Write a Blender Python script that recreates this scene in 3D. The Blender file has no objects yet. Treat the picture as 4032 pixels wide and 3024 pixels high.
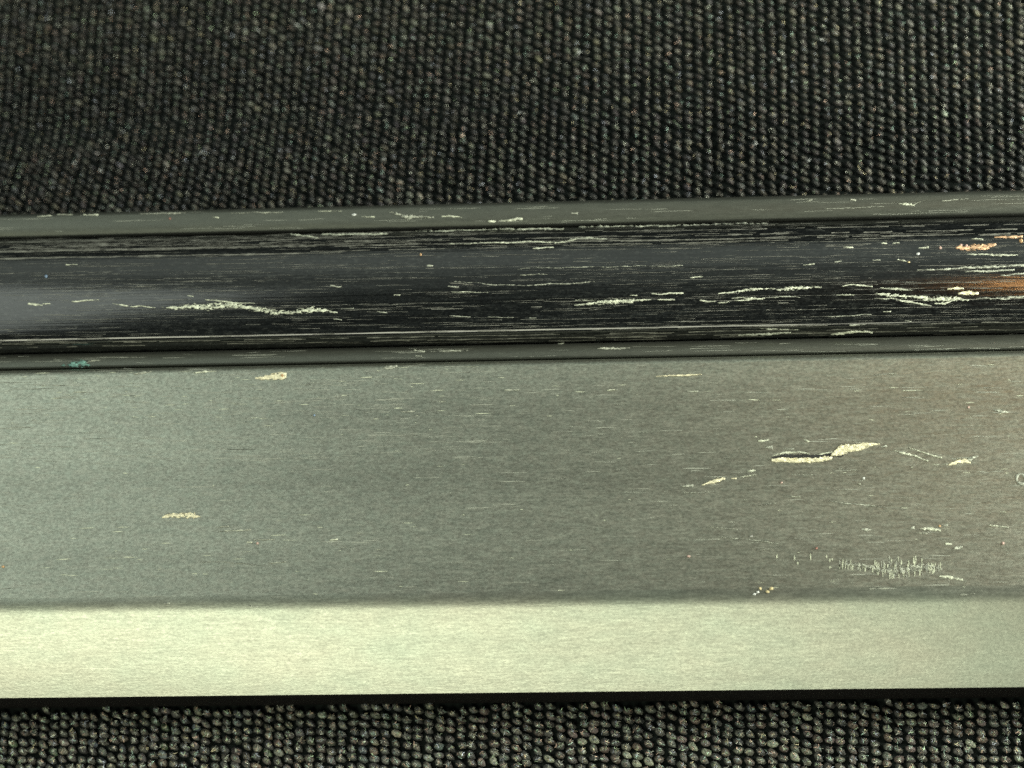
import bpy, math, random
import numpy as np
from mathutils import Matrix, Vector

random.seed(7)
rng = np.random.default_rng(7)
SC = bpy.context.scene
COL = SC.collection

# ------------------------------------------------------------------ scale
# 1 unit = 1 cm of the real thing (frame about 2.4 cm wide); U = one photo pixel on the bar
U = 2.4 / 4032.0
DP = 9000.0                                   # camera distance in photo pixels
ZF = 500 * U                                  # height of the wide face above the cloth

# ------------------------------------------------------------------ camera
TILT, YAW, ROLL = math.radians(14.0), math.radians(3.6), math.radians(-0.22)
RM = Matrix.Rotation(YAW, 3, 'Y') @ Matrix.Rotation(TILT, 3, 'X') @ Matrix.Rotation(ROLL, 3, 'Z')
TGT = Vector((0, 0, ZF))
CP = TGT + RM @ Vector((0, 0, DP * U))
cam = bpy.data.cameras.new("camera")
cam.sensor_width = 36.0
cam.lens = 36.0 * DP / 4032.0
cam.clip_start = 0.05
cam.clip_end = 200
cam.dof.use_dof = True
cam.dof.focus_distance = (DP - 10) * U
cam.dof.aperture_fstop = 0.85
camo = bpy.data.objects.new("camera", cam)
COL.objects.link(camo)
M4 = RM.to_4x4()
M4.translation = CP
camo.matrix_world = M4
SC.camera = camo

# ------------------------------------------------------------------ light
SC.view_settings.view_transform = 'Standard'
SC.view_settings.look = 'None'
SC.view_settings.exposure = 0.0
SC.view_settings.gamma = 1.0
SC.render.engine = 'CYCLES'
SC.cycles.use_denoising = False
SC.cycles.max_bounces = 6
SC.cycles.sample_clamp_indirect = 3.0
W = bpy.data.worlds.new("World")
SC.world = W
W.use_nodes = True
W.node_tree.nodes["Background"].inputs[0].default_value = (0.78, 0.92, 0.86, 1)
W.node_tree.nodes["Background"].inputs[1].default_value = 0.075


def lamp(name, loc, target, sx, sy, watts, colour):
    L = bpy.data.lights.new(name, 'AREA')
    L.shape = 'RECTANGLE'
    L.size, L.size_y = sx, sy
    L.energy = watts
    L.color = colour
    o = bpy.data.objects.new(name, L)
    COL.objects.link(o)
    o.location = loc
    o.rotation_euler = (Vector(target) - Vector(loc)).to_track_quat('-Z', 'Y').to_euler()
    return o


lamp("window_light", (-3.2, -9.0, 7.6), (-0.4, 0, 0.3), 11.5, 2.6, 650, (0.98, 1.0, 0.76))
lamp("side_light", (-6.2, 2.4, 8.0), (-0.6, -0.4, 0.3), 6.5, 7.0, 250, (0.90, 1.0, 0.90))
lamp("back_fill", (0.5, 6.8, 9.0), (0, 0, 0.3), 12.0, 6.0, 56, (0.88, 1.0, 0.88))  # unseen fill added at the back to lighten the rail's upper half
lamp("back_fill_far", (0.5, 7.9, 8.6), (0, 0, 0.3), 12.0, 3.6, 52, (0.88, 1.0, 0.88))  # second unseen fill, added to soften the edge of that reflection
lamp("desk_lamp", (2.12, 1.69, 5.2), (1.0, 0.3, 0.2), 0.48, 0.06, 7.6, (1.0, 0.50, 0.17))
lamp("right_light", (4.6, 0.3, 1.15), (0.8, 0.2, 0.0), 0.8, 4.5, 430, (0.98, 1.0, 0.86))

# ------------------------------------------------------------------ pixel <-> world
RN = np.array([list(r) for r in RM])
CN = np.array(CP)


def ray(px, py):
    px = np.asarray(px, float); py = np.asarray(py, float)
    d = np.stack([(px - 2016) / DP, (1512 - py) / DP, -np.ones_like(px)], -1)
    return d @ RN.T


def on_z(px, py, z):
    d = ray(px, py)
    t = (z - CN[2]) / d[..., 2]
    return CN + d * t[..., None] if np.ndim(t) else CN + d * t


def project(p):
    q = (np.asarray(p) - CN) @ RN
    return 2016 + DP * q[..., 0] / -q[..., 2], 1512 - DP * q[..., 1] / -q[..., 2]


# ------------------------------------------------------------------ cross-section of the bar
def yz(py, zp):                               # photo row at mid-frame + height -> (y, z)
    p = on_z(2016.0, py, zp * U)
    return (p[1], zp * U)


SH_UP = [yz(797, 400), yz(799, 416), yz(804, 426), yz(812, 430), yz(850, 430), yz(882, 426), yz(890, 418), yz(896, 404)]
RAIL = []
n_r = 44
r0, r1 = yz(900, 430), yz(1356, 418)
for i in range(n_r + 1):
    t = (1 - math.cos(math.pi * i / n_r)) / 2
    yy = r0[0] + (r1[0] - r0[0]) * t
    if t < 0.70:                              # long gentle rise to the crest, short steep fall to the front
        q = 1 - t / 0.70
        h = 1 - 0.62 * q ** 2.0 - 0.38 * q ** 9
    else:
        q = (t - 0.70) / 0.30
        h = 1 - 0.10 * q ** 2 - 0.90 * q ** 15
    RAIL.append((yy, (430 - 12 * t + 118 * h) * U))
SH_LO = [yz(1357, 428), yz(1363, 440), yz(1374, 449), yz(1405, 458), yz(1413, 456), yz(1417, 444)]
FACE = [yz(1421, 470), yz(1425, 488), yz(1432, 497), yz(1445, 500)]
for py in (1700, 2000, 2250, 2330):
    FACE.append(yz(py, 500))
BEVEL = []
bz, by = 500.0, yz(2330, 500)[0]
BEVEL.append((by, bz * U))
yb = by / U
for i in range(10):                           # soft rounding down to the steep plane
    ang = math.radians(29 * ((i + 1) / 10) ** 1.0)
    yb -= 7.0
    bz -= 7.0 * math.tan(ang)
    BEVEL.append((yb * U, bz * U))
y_end, _ = yz(2724, 330)
for i in range(1, 9):
    f = i / 8
    yy = yb + (y_end / U - yb) * f
    zz = bz - (yb - yy) * math.tan(math.radians(29 + 1.5 * f))
    BEVEL.append((yy * U, zz * U))
be = BEVEL[-1]
BASE = [(be[0] + 5 * U, be[1] - 6 * U), (be[0] - 2 * U, be[1] - 9 * U), (be[0] - 6 * U, be[1] - 40 * U), (be[0] - 10 * U, be[1] - 150 * U),
        (be[0] - 10 * U, 30 * U), (be[0] - 0 * U, -6 * U)]

ALL = SH_UP + RAIL + SH_LO + FACE + BEVEL
ALLY = np.array([p[0] for p in ALL])
ALLZ = np.array([p[1] for p in ALL])
o_ = np.argsort(ALLY)
ALLY, ALLZ = ALLY[o_], ALLZ[o_]


def surf(px, py):
    """photo pixels -> points on the bar's own surface"""
    d = ray(px, py)
    z = np.full(np.shape(px), ZF)
    for _ in range(14):
        t = (z - CN[2]) / d[..., 2]
        p = CN + d * t[..., None]
        z = 0.5 * z + 0.5 * np.interp(p[..., 1], ALLY, ALLZ)
    t = (z - CN[2]) / d[..., 2]
    p = CN + d * t[..., None]
    p[..., 2] = np.interp(p[..., 1], ALLY, ALLZ)
    return p


def snorm(y):
    e = 4 * U
    dz = (np.interp(y + e, ALLY, ALLZ) - np.interp(y - e, ALLY, ALLZ)) / (2 * e)
    n = np.stack([np.zeros_like(dz), -dz, np.ones_like(dz)], -1)
    return n / np.linalg.norm(n, axis=-1, keepdims=True)


# ------------------------------------------------------------------ materials
def nodes(name):
    m = bpy.data.materials.new(name)
    m.use_nodes = True
    nt = m.node_tree
    return m, nt, nt.nodes["Principled BSDF"]


def tex(nt, stretch, scale, detail=3, rough=0.6, seed=0.0):
    tc = nt.nodes.new('ShaderNodeTexCoord')
    mp = nt.nodes.new('ShaderNodeMapping')
    mp.inputs['Scale'].default_value = stretch
    mp.inputs['Location'].default_value = (seed, seed * 0.7, seed * 1.3)
    nz = nt.nodes.new('ShaderNodeTexNoise')
    nz.inputs['Scale'].default_value = scale
    nz.inputs['Detail'].default_value = detail
    nz.inputs['Roughness'].default_value = rough
    nt.links.new(tc.outputs['Object'], mp.inputs['Vector'])
    nt.links.new(mp.outputs['Vector'], nz.inputs['Vector'])
    return nz.outputs['Fac']


def mrange(nt, src, a, b, c, d):
    n = nt.nodes.new('ShaderNodeMapRange')
    n.inputs['From Min'].default_value = a
    n.inputs['From Max'].default_value = b
    n.inputs['To Min'].default_value = c
    n.inputs['To Max'].default_value = d
    nt.links.new(src, n.inputs['Value'])
    return n.outputs['Result']


def mathn(nt, op, a, b):
    n = nt.nodes.new('ShaderNodeMath')
    n.operation = op
    for k, v in ((0, a), (1, b)):
        if isinstance(v, (int, float)):
            n.inputs[k].default_value = v
        else:
            nt.links.new(v, n.inputs[k])
    return n.outputs[0]


def tint(nt, base, fac_socket):
    """base colour multiplied by a value socket"""
    n = nt.nodes.new('ShaderNodeVectorMath')
    n.operation = 'SCALE'
    n.inputs[0].default_value = base[:3]
    nt.links.new(fac_socket, n.inputs['Scale'])
    return n.outputs[0]


def metal(name, base, rough, grain=0.25, streak=0.15, metallic=0.9, bump=0.3, spec=0.5, hue=0.0, hscale=70, sx=0.14, lines=False):
    m, nt, b = nodes(name)
    g = tex(nt, (0.55, 1, 1), 240, 2, 0.7)
    s = tex(nt, (sx, 1, 1), 170, 3, 0.7, 3.0)
    cl = tex(nt, (0.3, 1, 1), 3.0, 4, 0.6, 9.0)
    v = mathn(nt, 'MULTIPLY', mrange(nt, g, 0.3, 0.7, 1 - grain, 1 + grain), mrange(nt, s, 0.3, 0.7, 1 - streak, 1 + streak))
    v = mathn(nt, 'MULTIPLY', v, mrange(nt, cl, 0.3, 0.7, 0.91, 1.09))
    bd = tex(nt, (0.03, 1, 1), 9.0, 4, 0.65, 14.0)
    v = mathn(nt, 'MULTIPLY', v, mrange(nt, bd, 0.3, 0.7, 0.93, 1.07))
    col = tint(nt, base, v)
    if hue > 0:
        hs = nt.nodes.new('ShaderNodeHueSaturation')
        hz = tex(nt, (0.5, 1, 1), hscale, 3, 0.7, 21.0)
        nt.links.new(mrange(nt, hz, 0.3, 0.7, 0.5 - hue, 0.5 + hue), hs.inputs['Hue'])
        nt.links.new(col, hs.inputs['Color'])
        col = hs.outputs['Color']
    nt.links.new(col, b.inputs['Base Color'])
    b.inputs['Metallic'].default_value = metallic
    b.inputs['Specular IOR Level'].default_value = spec
    nt.links.new(mrange(nt, s, 0.3, 0.7, rough - 0.05, rough + 0.05), b.inputs['Roughness'])
    bp = nt.nodes.new('ShaderNodeBump')
    bp.inputs['Strength'].default_value = bump
    bp.inputs['Distance'].default_value = 0.002
    nt.links.new(s if lines else mathn(nt, 'ADD', g, s), bp.inputs['Height'])
    nt.links.new(bp.outputs['Normal'], b.inputs['Normal'])
    return m


M_FACE = metal("anodised_grey_metal", (0.41, 0.43, 0.36), 0.42, 0.30, 0.06, 0.9, 0.13, hue=0.03)
M_BEVEL = metal("anodised_grey_metal_edge", (0.41, 0.43, 0.36), 0.40, 0.20, 0.04, 0.9, 0.12, hue=0.04, hscale=7)
M_SHOULDER = metal("matte_shoulder_metal", (0.155, 0.165, 0.14), 0.5, 0.07, 0.08, 0.75, 0.08)
M_RAIL = metal("worn_black_gloss", (0.007, 0.008, 0.008), 0.13, 0.9, 0.8, 0.0, 0.12, 0.95, sx=0.012, lines=True)
nt = M_RAIL.node_tree                          # pale worn flecks in the black coat
b = nt.nodes["Principled BSDF"]
src = b.inputs['Base Color'].links[0].from_socket
fl = mrange(nt, tex(nt, (0.35, 1, 1), 130, 4, 0.85, 31.0), 0.53, 0.72, 0.0, 1.0)
pm = mrange(nt, tex(nt, (0.2, 1, 1), 7, 3, 0.6, 41.0), 0.35, 0.65, 0.2, 1.0)
mx = nt.nodes.new('ShaderNodeMix'); mx.data_type = 'RGBA'
nt.links.new(mathn(nt, 'MULTIPLY', fl, pm), mx.inputs['Factor'])
nt.links.new(src, mx.inputs['A'])
mx.inputs['B'].default_value = (0.085, 0.09, 0.082, 1)
nt.links.new(mx.outputs['Result'], b.inputs['Base Color'])
M_BASE, nt, b = nodes("gap_shade_black")  # lower wall; the shade of the gap under the bevel is put into its black
b.inputs['Base Color'].default_value = (0.006, 0.005, 0.005, 1)
b.inputs['Roughness'].default_value = 0.7
b.inputs['Specular IOR Level'].default_value = 0.15


def worn(name, base, rough, var=0.35, metallic=0.25, attr=False):
    m, nt, b = nodes(name)
    g = tex(nt, (0.45, 1, 1), 120, 3, 0.7, 5.0)
    val = mrange(nt, g, 0.3, 0.7, 1 - var, 1 + var)
    if attr:                                  # how deep the coat is worn: full in the middle, thin at the ragged rim
        at = nt.nodes.new('ShaderNodeAttribute')
        at.attribute_name = "wear"
        val = mathn(nt, 'MULTIPLY', val, at.outputs['Fac'])
    nt.links.new(tint(nt, base, val), b.inputs['Base Color'])
    b.inputs['Roughness'].default_value = rough
    b.inputs['Metallic'].default_value = metallic
    bp = nt.nodes.new('ShaderNodeBump')
    bp.inputs['Strength'].default_value = 0.5
    bp.inputs['Distance'].default_value = 0.003
    nt.links.new(g, bp.inputs['Height'])
    nt.links.new(bp.outputs['Normal'], b.inputs['Normal'])
    return m


BARE, CREAM, DULL = (0.66, 0.69, 0.55), (0.86, 0.81, 0.58), (0.44, 0.46, 0.38)
M_BARE = worn("bare_scraped_metal", BARE, 0.5, 0.6, 0.05, True)
M_CREAM = worn("cream_exposed_metal", CREAM, 0.55, 0.35, 0.05, True)
M_DULL = worn("dull_scuff", DULL, 0.5, 0.5, 0.0, True)
M_COPPER = worn("copper_tinted_chip", (0.88, 0.58, 0.36), 0.45, 0.4, 0.2, True)
M_TEAL = worn("greenish_scuff", (0.22, 0.42, 0.36), 0.5, 0.5, 0.0, True)
N_BARE = worn("bare_nick", (0.72, 0.76, 0.58), 0.5, 0.3, 0.0)
N_DULL = worn("dull_nick", (0.42, 0.44, 0.37), 0.5, 0.3, 0.0)
M_HAIR = worn("hairline_scratch_metal", (0.22, 0.22, 0.19), 0.45, 0.7, 0.0)
M_DENT = worn("dark_dent_edge", (0.03, 0.03, 0.03), 0.6, 0.3, 0.0)


def plain(name, base, rough=0.5):
    return worn(name, base, rough, 0.15, 0.0)


# ------------------------------------------------------------------ mesh helpers
def mesh_obj(name, verts, faces, mat, parent=None, smooth=True):
    me = bpy.data.meshes.new(name)
    me.from_pydata([tuple(v) for v in verts], [], faces)
    me.update()
    if smooth:
        me.polygons.foreach_set('use_smooth', [True] * len(me.polygons))
    me.materials.append(mat)
    o = bpy.data.objects.new(name, me)
    COL.objects.link(o)
    if parent is not None:
        o.parent = parent
    return o


def np_mesh(name, V, F, mat, parent=None, smooth=True):
    V = np.asarray(V, np.float32); F = np.asarray(F, np.int32)
    k = F.shape[1]
    me = bpy.data.meshes.new(name)
    me.vertices.add(len(V)); me.vertices.foreach_set('co', V.ravel())
    me.loops.add(F.size); me.loops.foreach_set('vertex_index', F.ravel())
    me.polygons.add(len(F))
    me.polygons.foreach_set('loop_start', np.arange(0, F.size, k, dtype=np.int32))
    me.polygons.foreach_set('loop_total', np.full(len(F), k, dtype=np.int32))
    me.polygons.foreach_set('use_smooth', np.full(len(F), smooth))
    me.update(); me.validate()
    if mat: me.materials.append(mat)
    o = bpy.data.objects.new(name, me)
    COL.objects.link(o)
    if parent is not None: o.parent = parent
    return o


def lattice_noise(seed, nx, ny):
    return np.random.default_rng(seed).random((ny + 2, nx + 2))


def vnoise(x, y, sx, sy, seed):
    """smooth value noise, cells sx by sy"""
    u = x / sx; v = y / sy
    iu = np.floor(u).astype(int); iv = np.floor(v).astype(int)
    fu = u - iu; fv = v - iv
    fu = fu * fu * (3 - 2 * fu); fv = fv * fv * (3 - 2 * fv)

    def h(a, b_):
        k = (a * 374761393 + b_ * 668265263 + seed * 1442695041) & 0xffffffff
        k = ((k ^ (k >> 13)) * 1274126177) & 0xffffffff
        return ((k ^ (k >> 16)) & 0xffff) / 65535.0
    return (h(iu, iv) * (1 - fu) + h(iu + 1, iv) * fu) * (1 - fv) + (h(iu, iv + 1) * (1 - fu) + h(iu + 1, iv + 1) * fu) * fv


# ------------------------------------------------------------------ the bar
bar = bpy.data.objects.new("metal_bar", None)
COL.objects.link(bar)
bar['label'] = "dark grey anodised metal bar with a scratched black rounded rail, lying across black woven cloth"
bar['category'] = "metal bar"
X0, X1 = -2.6, 2.6


def extrude(name, prof, floor, mat, label=None, seg=1):
    n = len(prof)
    V, F, sm = [], [], []
    for x in (X0, X1):
        V += [(x, y, z) for (y, z) in prof]
    for i in range(n - 1):
        F.append((i, i + n, i + 1 + n, i + 1)); sm.append(True)
    poly = list(prof) + [(prof[-1][0], floor), (prof[0][0], floor)]
    m = len(poly)
    b0 = len(V)                               # own vertices for ends and sides, so their edges stay crisp
    V += [(X0, y, z) for (y, z) in poly] + [(X1, y, z) for (y, z) in poly]
    F.append(tuple(b0 + i for i in range(m))); sm.append(False)
    F.append(tuple(b0 + m + i for i in reversed(range(m)))); sm.append(False)
    for q in ((n - 1, n), (n, n + 1), (n + 1, 0)):
        b1 = len(V)
        V += [(X0,) + tuple(poly[q[0]]), (X1,) + tuple(poly[q[0]]), (X1,) + tuple(poly[q[1]]), (X0,) + tuple(poly[q[1]])]
        F.append((b1, b1 + 1, b1 + 2, b1 + 3)); sm.append(False)
    o = mesh_obj(name, V, F, mat, bar)
    o.data.polygons.foreach_set('use_smooth', sm)
    if label: o['label'] = label
    return o


extrude("back_shoulder", SH_UP, 20 * U, M_SHOULDER, "narrow matte grey shoulder along the far side of the rail")
extrude("rail", RAIL, 22 * U, M_RAIL, "rounded black glossy rail full of long scratches")
extrude("front_shoulder", SH_LO, 24 * U, M_SHOULDER, "narrow matte grey shoulder between rail and wide face")
extrude("face", FACE, 26 * U, M_FACE, "wide flat grey face with fine grain")
extrude("bevelled_edge", BEVEL, 28 * U, M_BEVEL, "bright sloping edge facing the light")
extrude("dark_gap_strip", BASE, -8 * U, M_BASE, "lower side of the bar, black for the shaded gap under the bright edge")

REG = {3: (0, 780), 4: (1344, 780), 5: (2688, 700), 6: (2688, 1600), 7: (0, 2016), 8: (2688, 2016)}
K = 1344 / 2212.0


def conv(reg, x, y):
    ox, oy = REG[reg]
    return ox + x * K, oy + y * K


_seed = [10]


def patch(reg, path, name="scratch", mat=None, thr=0.42, amp=1.3, nx=26, ny=5, relief=5.0, label=None, cell=(2.6, 1.5), grit=None):
    """ragged worn patch: path = [(x, y, half height)] in enlarged-crop pixels"""
    _seed[0] += 1
    sd = _seed[0]
    P = [conv(reg, x, y) + (w * K,) for x, y, w in path]
    xs = np.array([p[0] for p in P]); ys = np.array([p[1] for p in P]); ws = np.array([p[2] for p in P])
    gx = np.arange(xs.min(), xs.max() + cell[0], cell[0])
    gy = np.arange((ys - ws).min() - 6, (ys + ws).max() + 6, cell[1])
    if len(gx) < 2 or len(gy) < 2: return None
    cx, cy = np.meshgrid((gx[:-1] + gx[1:]) / 2, (gy[:-1] + gy[1:]) / 2)
    yc = np.interp(cx, xs, ys) + (vnoise(cx, cx * 0, 40, 1, sd) - .5) * 5
    w = np.interp(cx, xs, ws)
    if grit is None: grit = 0.35 + min(1.0, ws.max() * 0.07)
    if name == 'gouge' and mat is not M_CREAM: thr += 0.12
    if mat is M_CREAM: w = w * 1.18
    w = w * (0.72 if mat in (M_BARE, None) else 1.0)
    f = 1 - np.abs(cy - yc) / np.maximum(w, 0.3)
    n = vnoise(cx, cy, nx, ny, sd + 50) * 0.45 + vnoise(cx, cy, nx * .3, ny * .5, sd + 90) * 0.33 + vnoise(cx, cy, 5, 1.6, sd + 130) * 0.22
    n2 = vnoise(cx, cy, 6, 2.2, sd + 170)
    mask = (f + (n - 0.5) * amp + (n2 - 0.5) * grit > thr) & (f > -0.15)
    if not mask.any(): return None
    ny_, nx_ = mask.shape
    used = np.zeros((ny_ + 1, nx_ + 1), bool); full = np.ones((ny_ + 1, nx_ + 1), bool)
    mp = np.pad(mask, 1)
    for dy in (0, 1):
        for dx in (0, 1):
            used |= mp[dy:dy + ny_ + 1, dx:dx + nx_ + 1]
            full &= mp[dy:dy + ny_ + 1, dx:dx + nx_ + 1]
    VX, VY = np.meshgrid(gx, gy)
    VX = VX + (vnoise(VX, VY, 2.1, 1.1, sd + 7) - .5) * 2.2
    VY = VY + (vnoise(VX, VY, 2.7, 1.3, sd + 17) - .5) * 1.3
    S = surf(VX, VY)
    N = snorm(S[..., 1])
    h = np.where(full, 1.0 + relief * vnoise(VX, VY, 12, 4, sd + 27), 0.7) * U
    S = S + N * h[..., None]
    idx = np.full(used.shape, -1); idx[used] = np.arange(used.sum())
    jj, ii = np.nonzero(mask)
    F = np.stack([idx[jj, ii], idx[jj + 1, ii], idx[jj + 1, ii + 1], idx[jj, ii + 1]], -1)
    wv = mask.astype(float)
    for _ in range(2):
        q = np.pad(wv, 1, mode='edge')
        wv = (q[:-2, 1:-1] + q[2:, 1:-1] + q[1:-1, :-2] + q[1:-1, 2:] + 2 * q[1:-1, 1:-1]) / 6
    q = np.pad(wv, 1, mode='edge')
    wv = (q[:-1, :-1] + q[1:, :-1] + q[:-1, 1:] + q[1:, 1:]) / 4
    wv = 0.30 + 0.85 * np.clip((wv - 0.35) / 0.5, 0, 1)
    o = np_mesh(name, S[used], F, mat or M_BARE, bar)
    at = o.data.attributes.new("wear", 'FLOAT', 'POINT')
    at.data.foreach_set('value', wv[used].astype(np.float32))
    if label: o['label'] = label
    return o


# rail, left: long pale scrape and the flecks before it
patch(3, [(1040, 712, 3), (1130, 712, 18), (1250, 705, 26), (1400, 703, 36), (1480, 690, 32), (1600, 706, 26), (1700, 722, 26),
          (1780, 742, 28), (1880, 742, 14), (1960, 730, 30), (2030, 724, 28), (2110, 726, 20), (2185, 740, 8)], "gouge", M_BARE, 0.22,
      label="longest pale ragged scrape on the left half of the rail")
patch(3, [(1330, 662, 5), (1450, 672, 9), (1560, 680, 8), (1650, 686, 5)], "scratch", M_BARE, 0.25)
patch(3, [(180, 688, 8), (230, 690, 13), (270, 694, 5)], "chip", M_BARE, 0.1)
patch(3, [(275, 686, 5), (325, 684, 6)], "chip", M_BARE, 0.0)
patch(3, [(465, 672, 5), (500, 672, 8), (560, 662, 9), (600, 660, 5), (640, 662, 5)], "chip", M_BARE, 0.1)
patch(3, [(730, 682, 4), (800, 690, 8), (830, 698, 6)], "chip", M_BARE, 0.1)
patch(3, [(845, 700, 7), (900, 702, 7), (1005, 710, 6)], "chip", M_BARE, 0.15)
patch(3, [(425, 432, 5), (500, 433, 5)], "chip", M_BARE, -.1)
patch(3, [(1215, 634, 4), (1250, 636, 4)], "chip", M_BARE, -.1)
patch(3, [(2140, 565, 4), (2200, 578, 7), (2212, 575, 5)], "chip", M_DULL, .1)
patch(3, [(2160, 785, 4), (2212, 788, 4)], "chip", M_DULL, .1)
# rail, middle
patch(4, [(1510, 692, 3), (1600, 684, 12), (1700, 672, 22), (1800, 668, 24), (1880, 664, 18), (1960, 660, 10), (2010, 660, 3)], "gouge", M_BARE, 0.1,
      label="pale spindle shaped scrape in the middle of the rail")
patch(4, [(1515, 660, 5), (1650, 660, 4)], "scratch", M_BARE, 0.3)
patch(4, [(2010, 620, 4), (2100, 619, 8), (2212, 616, 8)], "chip", M_BARE, 0.1)
patch(4, [(2050, 658, 6), (2150, 656, 9), (2160, 657, 5)], "chip", M_BARE, 0.1)
patch(4, [(1870, 630, 3), (1910, 629, 6), (1920, 630, 3)], "chip", M_BARE, 0.1)
patch(4, [(700, 552, 4), (800, 556, 5), (850, 558, 4)], "scratch", M_HAIR, 0.2)
patch(4, [(730, 538, 2.5), (900, 550, 3.5), (1000, 562, 4.5), (1200, 563, 4.5), (1450, 552, 5), (1640, 545, 5)], "scratch", M_DULL, 0.3)
patch(4, [(715, 606, 4), (830, 608, 4), (950, 612, 3)], "scratch", M_BARE, 0.0)
patch(4, [(690, 572, 4), (760, 574, 4)], "scratch", M_DULL, 0.0)
patch(4, [(700, 758, 3), (780, 768, 4), (835, 770, 3)], "scratch", M_DULL, 0.0)
patch(4, [(950, 772, 3), (1115, 774, 3)], "scratch", M_DULL, 0.2)
patch(4, [(1220, 774, 4), (1260, 776, 4)], "scratch", M_DULL, 0.2)
patch(4, [(1140, 457, 2.5), (1400, 452, 3.5), (1700, 448, 4), (2000, 438, 4), (2212, 440, 4)], "scratch", M_DULL, 0.35)
patch(4, [(1160, 500, 3), (1250, 497, 4), (1335, 495, 3)], "scratch", M_BARE, 0.1)
patch(4, [(0, 716, 3), (80, 712, 4)], "scratch", M_DULL, 0.1)
patch(4, [(230, 737, 4), (290, 739, 4)], "scratch", M_DULL, 0.1)
patch(4, [(340, 627, 5), (380, 628, 5)], "chip", M_BARE, 0.1)
patch(4, [(555, 440, 6), (590, 440, 6)], "chip", M_DULL, 0.1)
patch(4, [(1380, 290, 6), (1450, 286, 8), (1510, 273, 7), (1530, 265, 4)], "scratch", M_BARE, 0.05)
patch(4, [(1240, 328, 4), (1320, 325, 7), (1375, 320, 4)], "scratch", M_BARE, 0.05)
patch(4, [(700, 300, 3), (950, 292, 5), (1250, 286, 6), (1390, 288, 5)], "scratch", M_BARE, 0.15)
patch(4, [(1480, 265, 3), (1600, 260, 6), (1720, 262, 4)], "scratch", M_DULL, 0.1)
patch(4, [(480, 218, 4), (700, 211, 6), (950, 205, 5), (1180, 203, 6), (1440, 198, 7)], "scratch", M_BARE, 0.2)
patch(4, [(0, 238, 6), (150, 236, 7), (300, 236, 5)], "scratch", M_BARE, 0.1)
patch(4, [(1540, 190, 4), (1800, 187, 6), (2000, 183, 5), (2200, 177, 7)], "scratch", M_BARE, 0.2)
patch(3, [(1880, 232, 5), (1930, 240, 8), (2000, 246, 7), (2060, 258, 4)], "scratch", M_BARE, 0.05)
patch(3, [(2080, 237, 6), (2212, 240, 7)], "scratch", M_BARE, 0.05)
# rail, right
patch(5, [(230, 752, 5), (300, 742, 8), (400, 730, 14), (460, 722, 17), (520, 722, 8), (600, 722, 8), (680, 718, 22), (780, 712, 20), (850, 708, 10), (900, 708, 4)],
      "gouge", M_BARE, 0.15, label="pale scrape rising to the right, right half of the rail")
patch(5, [(110, 795, 5), (160, 804, 8), (210, 802, 5)], "chip", M_BARE, 0.05)
patch(5, [(225, 808, 4), (270, 806, 7), (300, 802, 4)], "chip", M_BARE, 0.05)
patch(5, [(315, 785, 5), (370, 776, 8), (410, 780, 9), (520, 782, 8)], "chip", M_BARE, 0.25)
patch(5, [(335, 797, 5), (430, 790, 7), (530, 782, 5)], "scratch", M_BARE, 0.1)
patch(5, [(530, 776, 3), (660, 772, 5), (760, 771, 3)], "scratch", M_DULL, 0.1)
patch(5, [(1030, 704, 4), (1080, 694, 8), (1150, 700, 8), (1230, 705, 7)], "chip", M_BARE, 0.2)
patch(5, [(1000, 758, 4), (1060, 759, 7), (1110, 758, 4)], "chip", M_BARE, 0.1)
patch(5, [(1280, 712, 4), (1340, 716, 10), (1420, 722, 12), (1490, 728, 4)], "gouge", M_BARE, 0.15)
patch(5, [(1240, 748, 3), (1300, 756, 16), (1400, 768, 20), (1500, 772, 18), (1600, 782, 34), (1680, 785, 34), (1760, 785, 20), (1850, 792, 6)],
      "gouge", M_BARE, 0.28, label="broad broken pale gouge near the right end of the rail")
patch(5, [(1240, 780, 3), (1350, 784, 6), (1450, 800, 10), (1560, 820, 8), (1610, 828, 4)], "scratch", M_BARE, 0.15)
patch(5, [(1630, 820, 4), (1700, 810, 12), (1760, 795, 9)], "scratch", M_BARE, 0.15)
patch(5, [(1715, 722, 4), (1780, 719, 9), (1820, 718, 5)], "chip", M_CREAM, 0.0)
patch(5, [(1785, 750, 5), (1850, 748, 12), (1915, 752, 6)], "chip", M_CREAM, 0.0)
patch(5, [(1900, 785, 4), (2000, 780, 12), (2212, 775, 14)], "scuff", M_DULL, 0.45)
patch(5, [(1300, 864, 5), (1350, 866, 5)], "chip", M_BARE, 0.0)
patch(5, [(940, 898, 3), (1050, 893, 4), (1220, 888, 3)], "scratch", M_DULL, 0.1)
patch(5, [(960, 1015, 4), (1030, 1005, 10), (1110, 998, 10), (1230, 995, 5)], "scratch", M_BARE, 0.15)
patch(5, [(1080, 956, 4), (1190, 953, 5)], "scratch", M_DULL, 0.1)
patch(5, [(360, 1018, 4), (560, 1012, 9), (700, 1000, 5)], "scratch", M_DULL, 0.2)
patch(5, [(500, 976, 3), (600, 976, 5), (760, 982, 3)], "scratch", M_BARE, 0.2)
patch(5, [(1440, 928, 3), (1480, 930, 3)], "scratch", M_DULL, 0.0)
patch(5, [(50, 645, 4), (90, 642, 8), (130, 638, 4)], "chip", M_BARE, 0.1)
patch(5, [(780, 568, 4), (850, 562, 6)], "chip", M_BARE, 0.0)
patch(5, [(985, 544, 4), (1025, 544, 5)], "chip", M_DULL, 0.0)
patch(5, [(1390, 532, 5), (1430, 540, 8), (1450, 543, 5)], "chip", M_BARE, 0.1)
patch(5, [(1230, 535, 3), (1280, 534, 4)], "chip", M_DULL, 0.0)
patch(5, [(1040, 452, 4), (1100, 450, 5)], "chip", M_BARE, 0.0)
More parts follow.
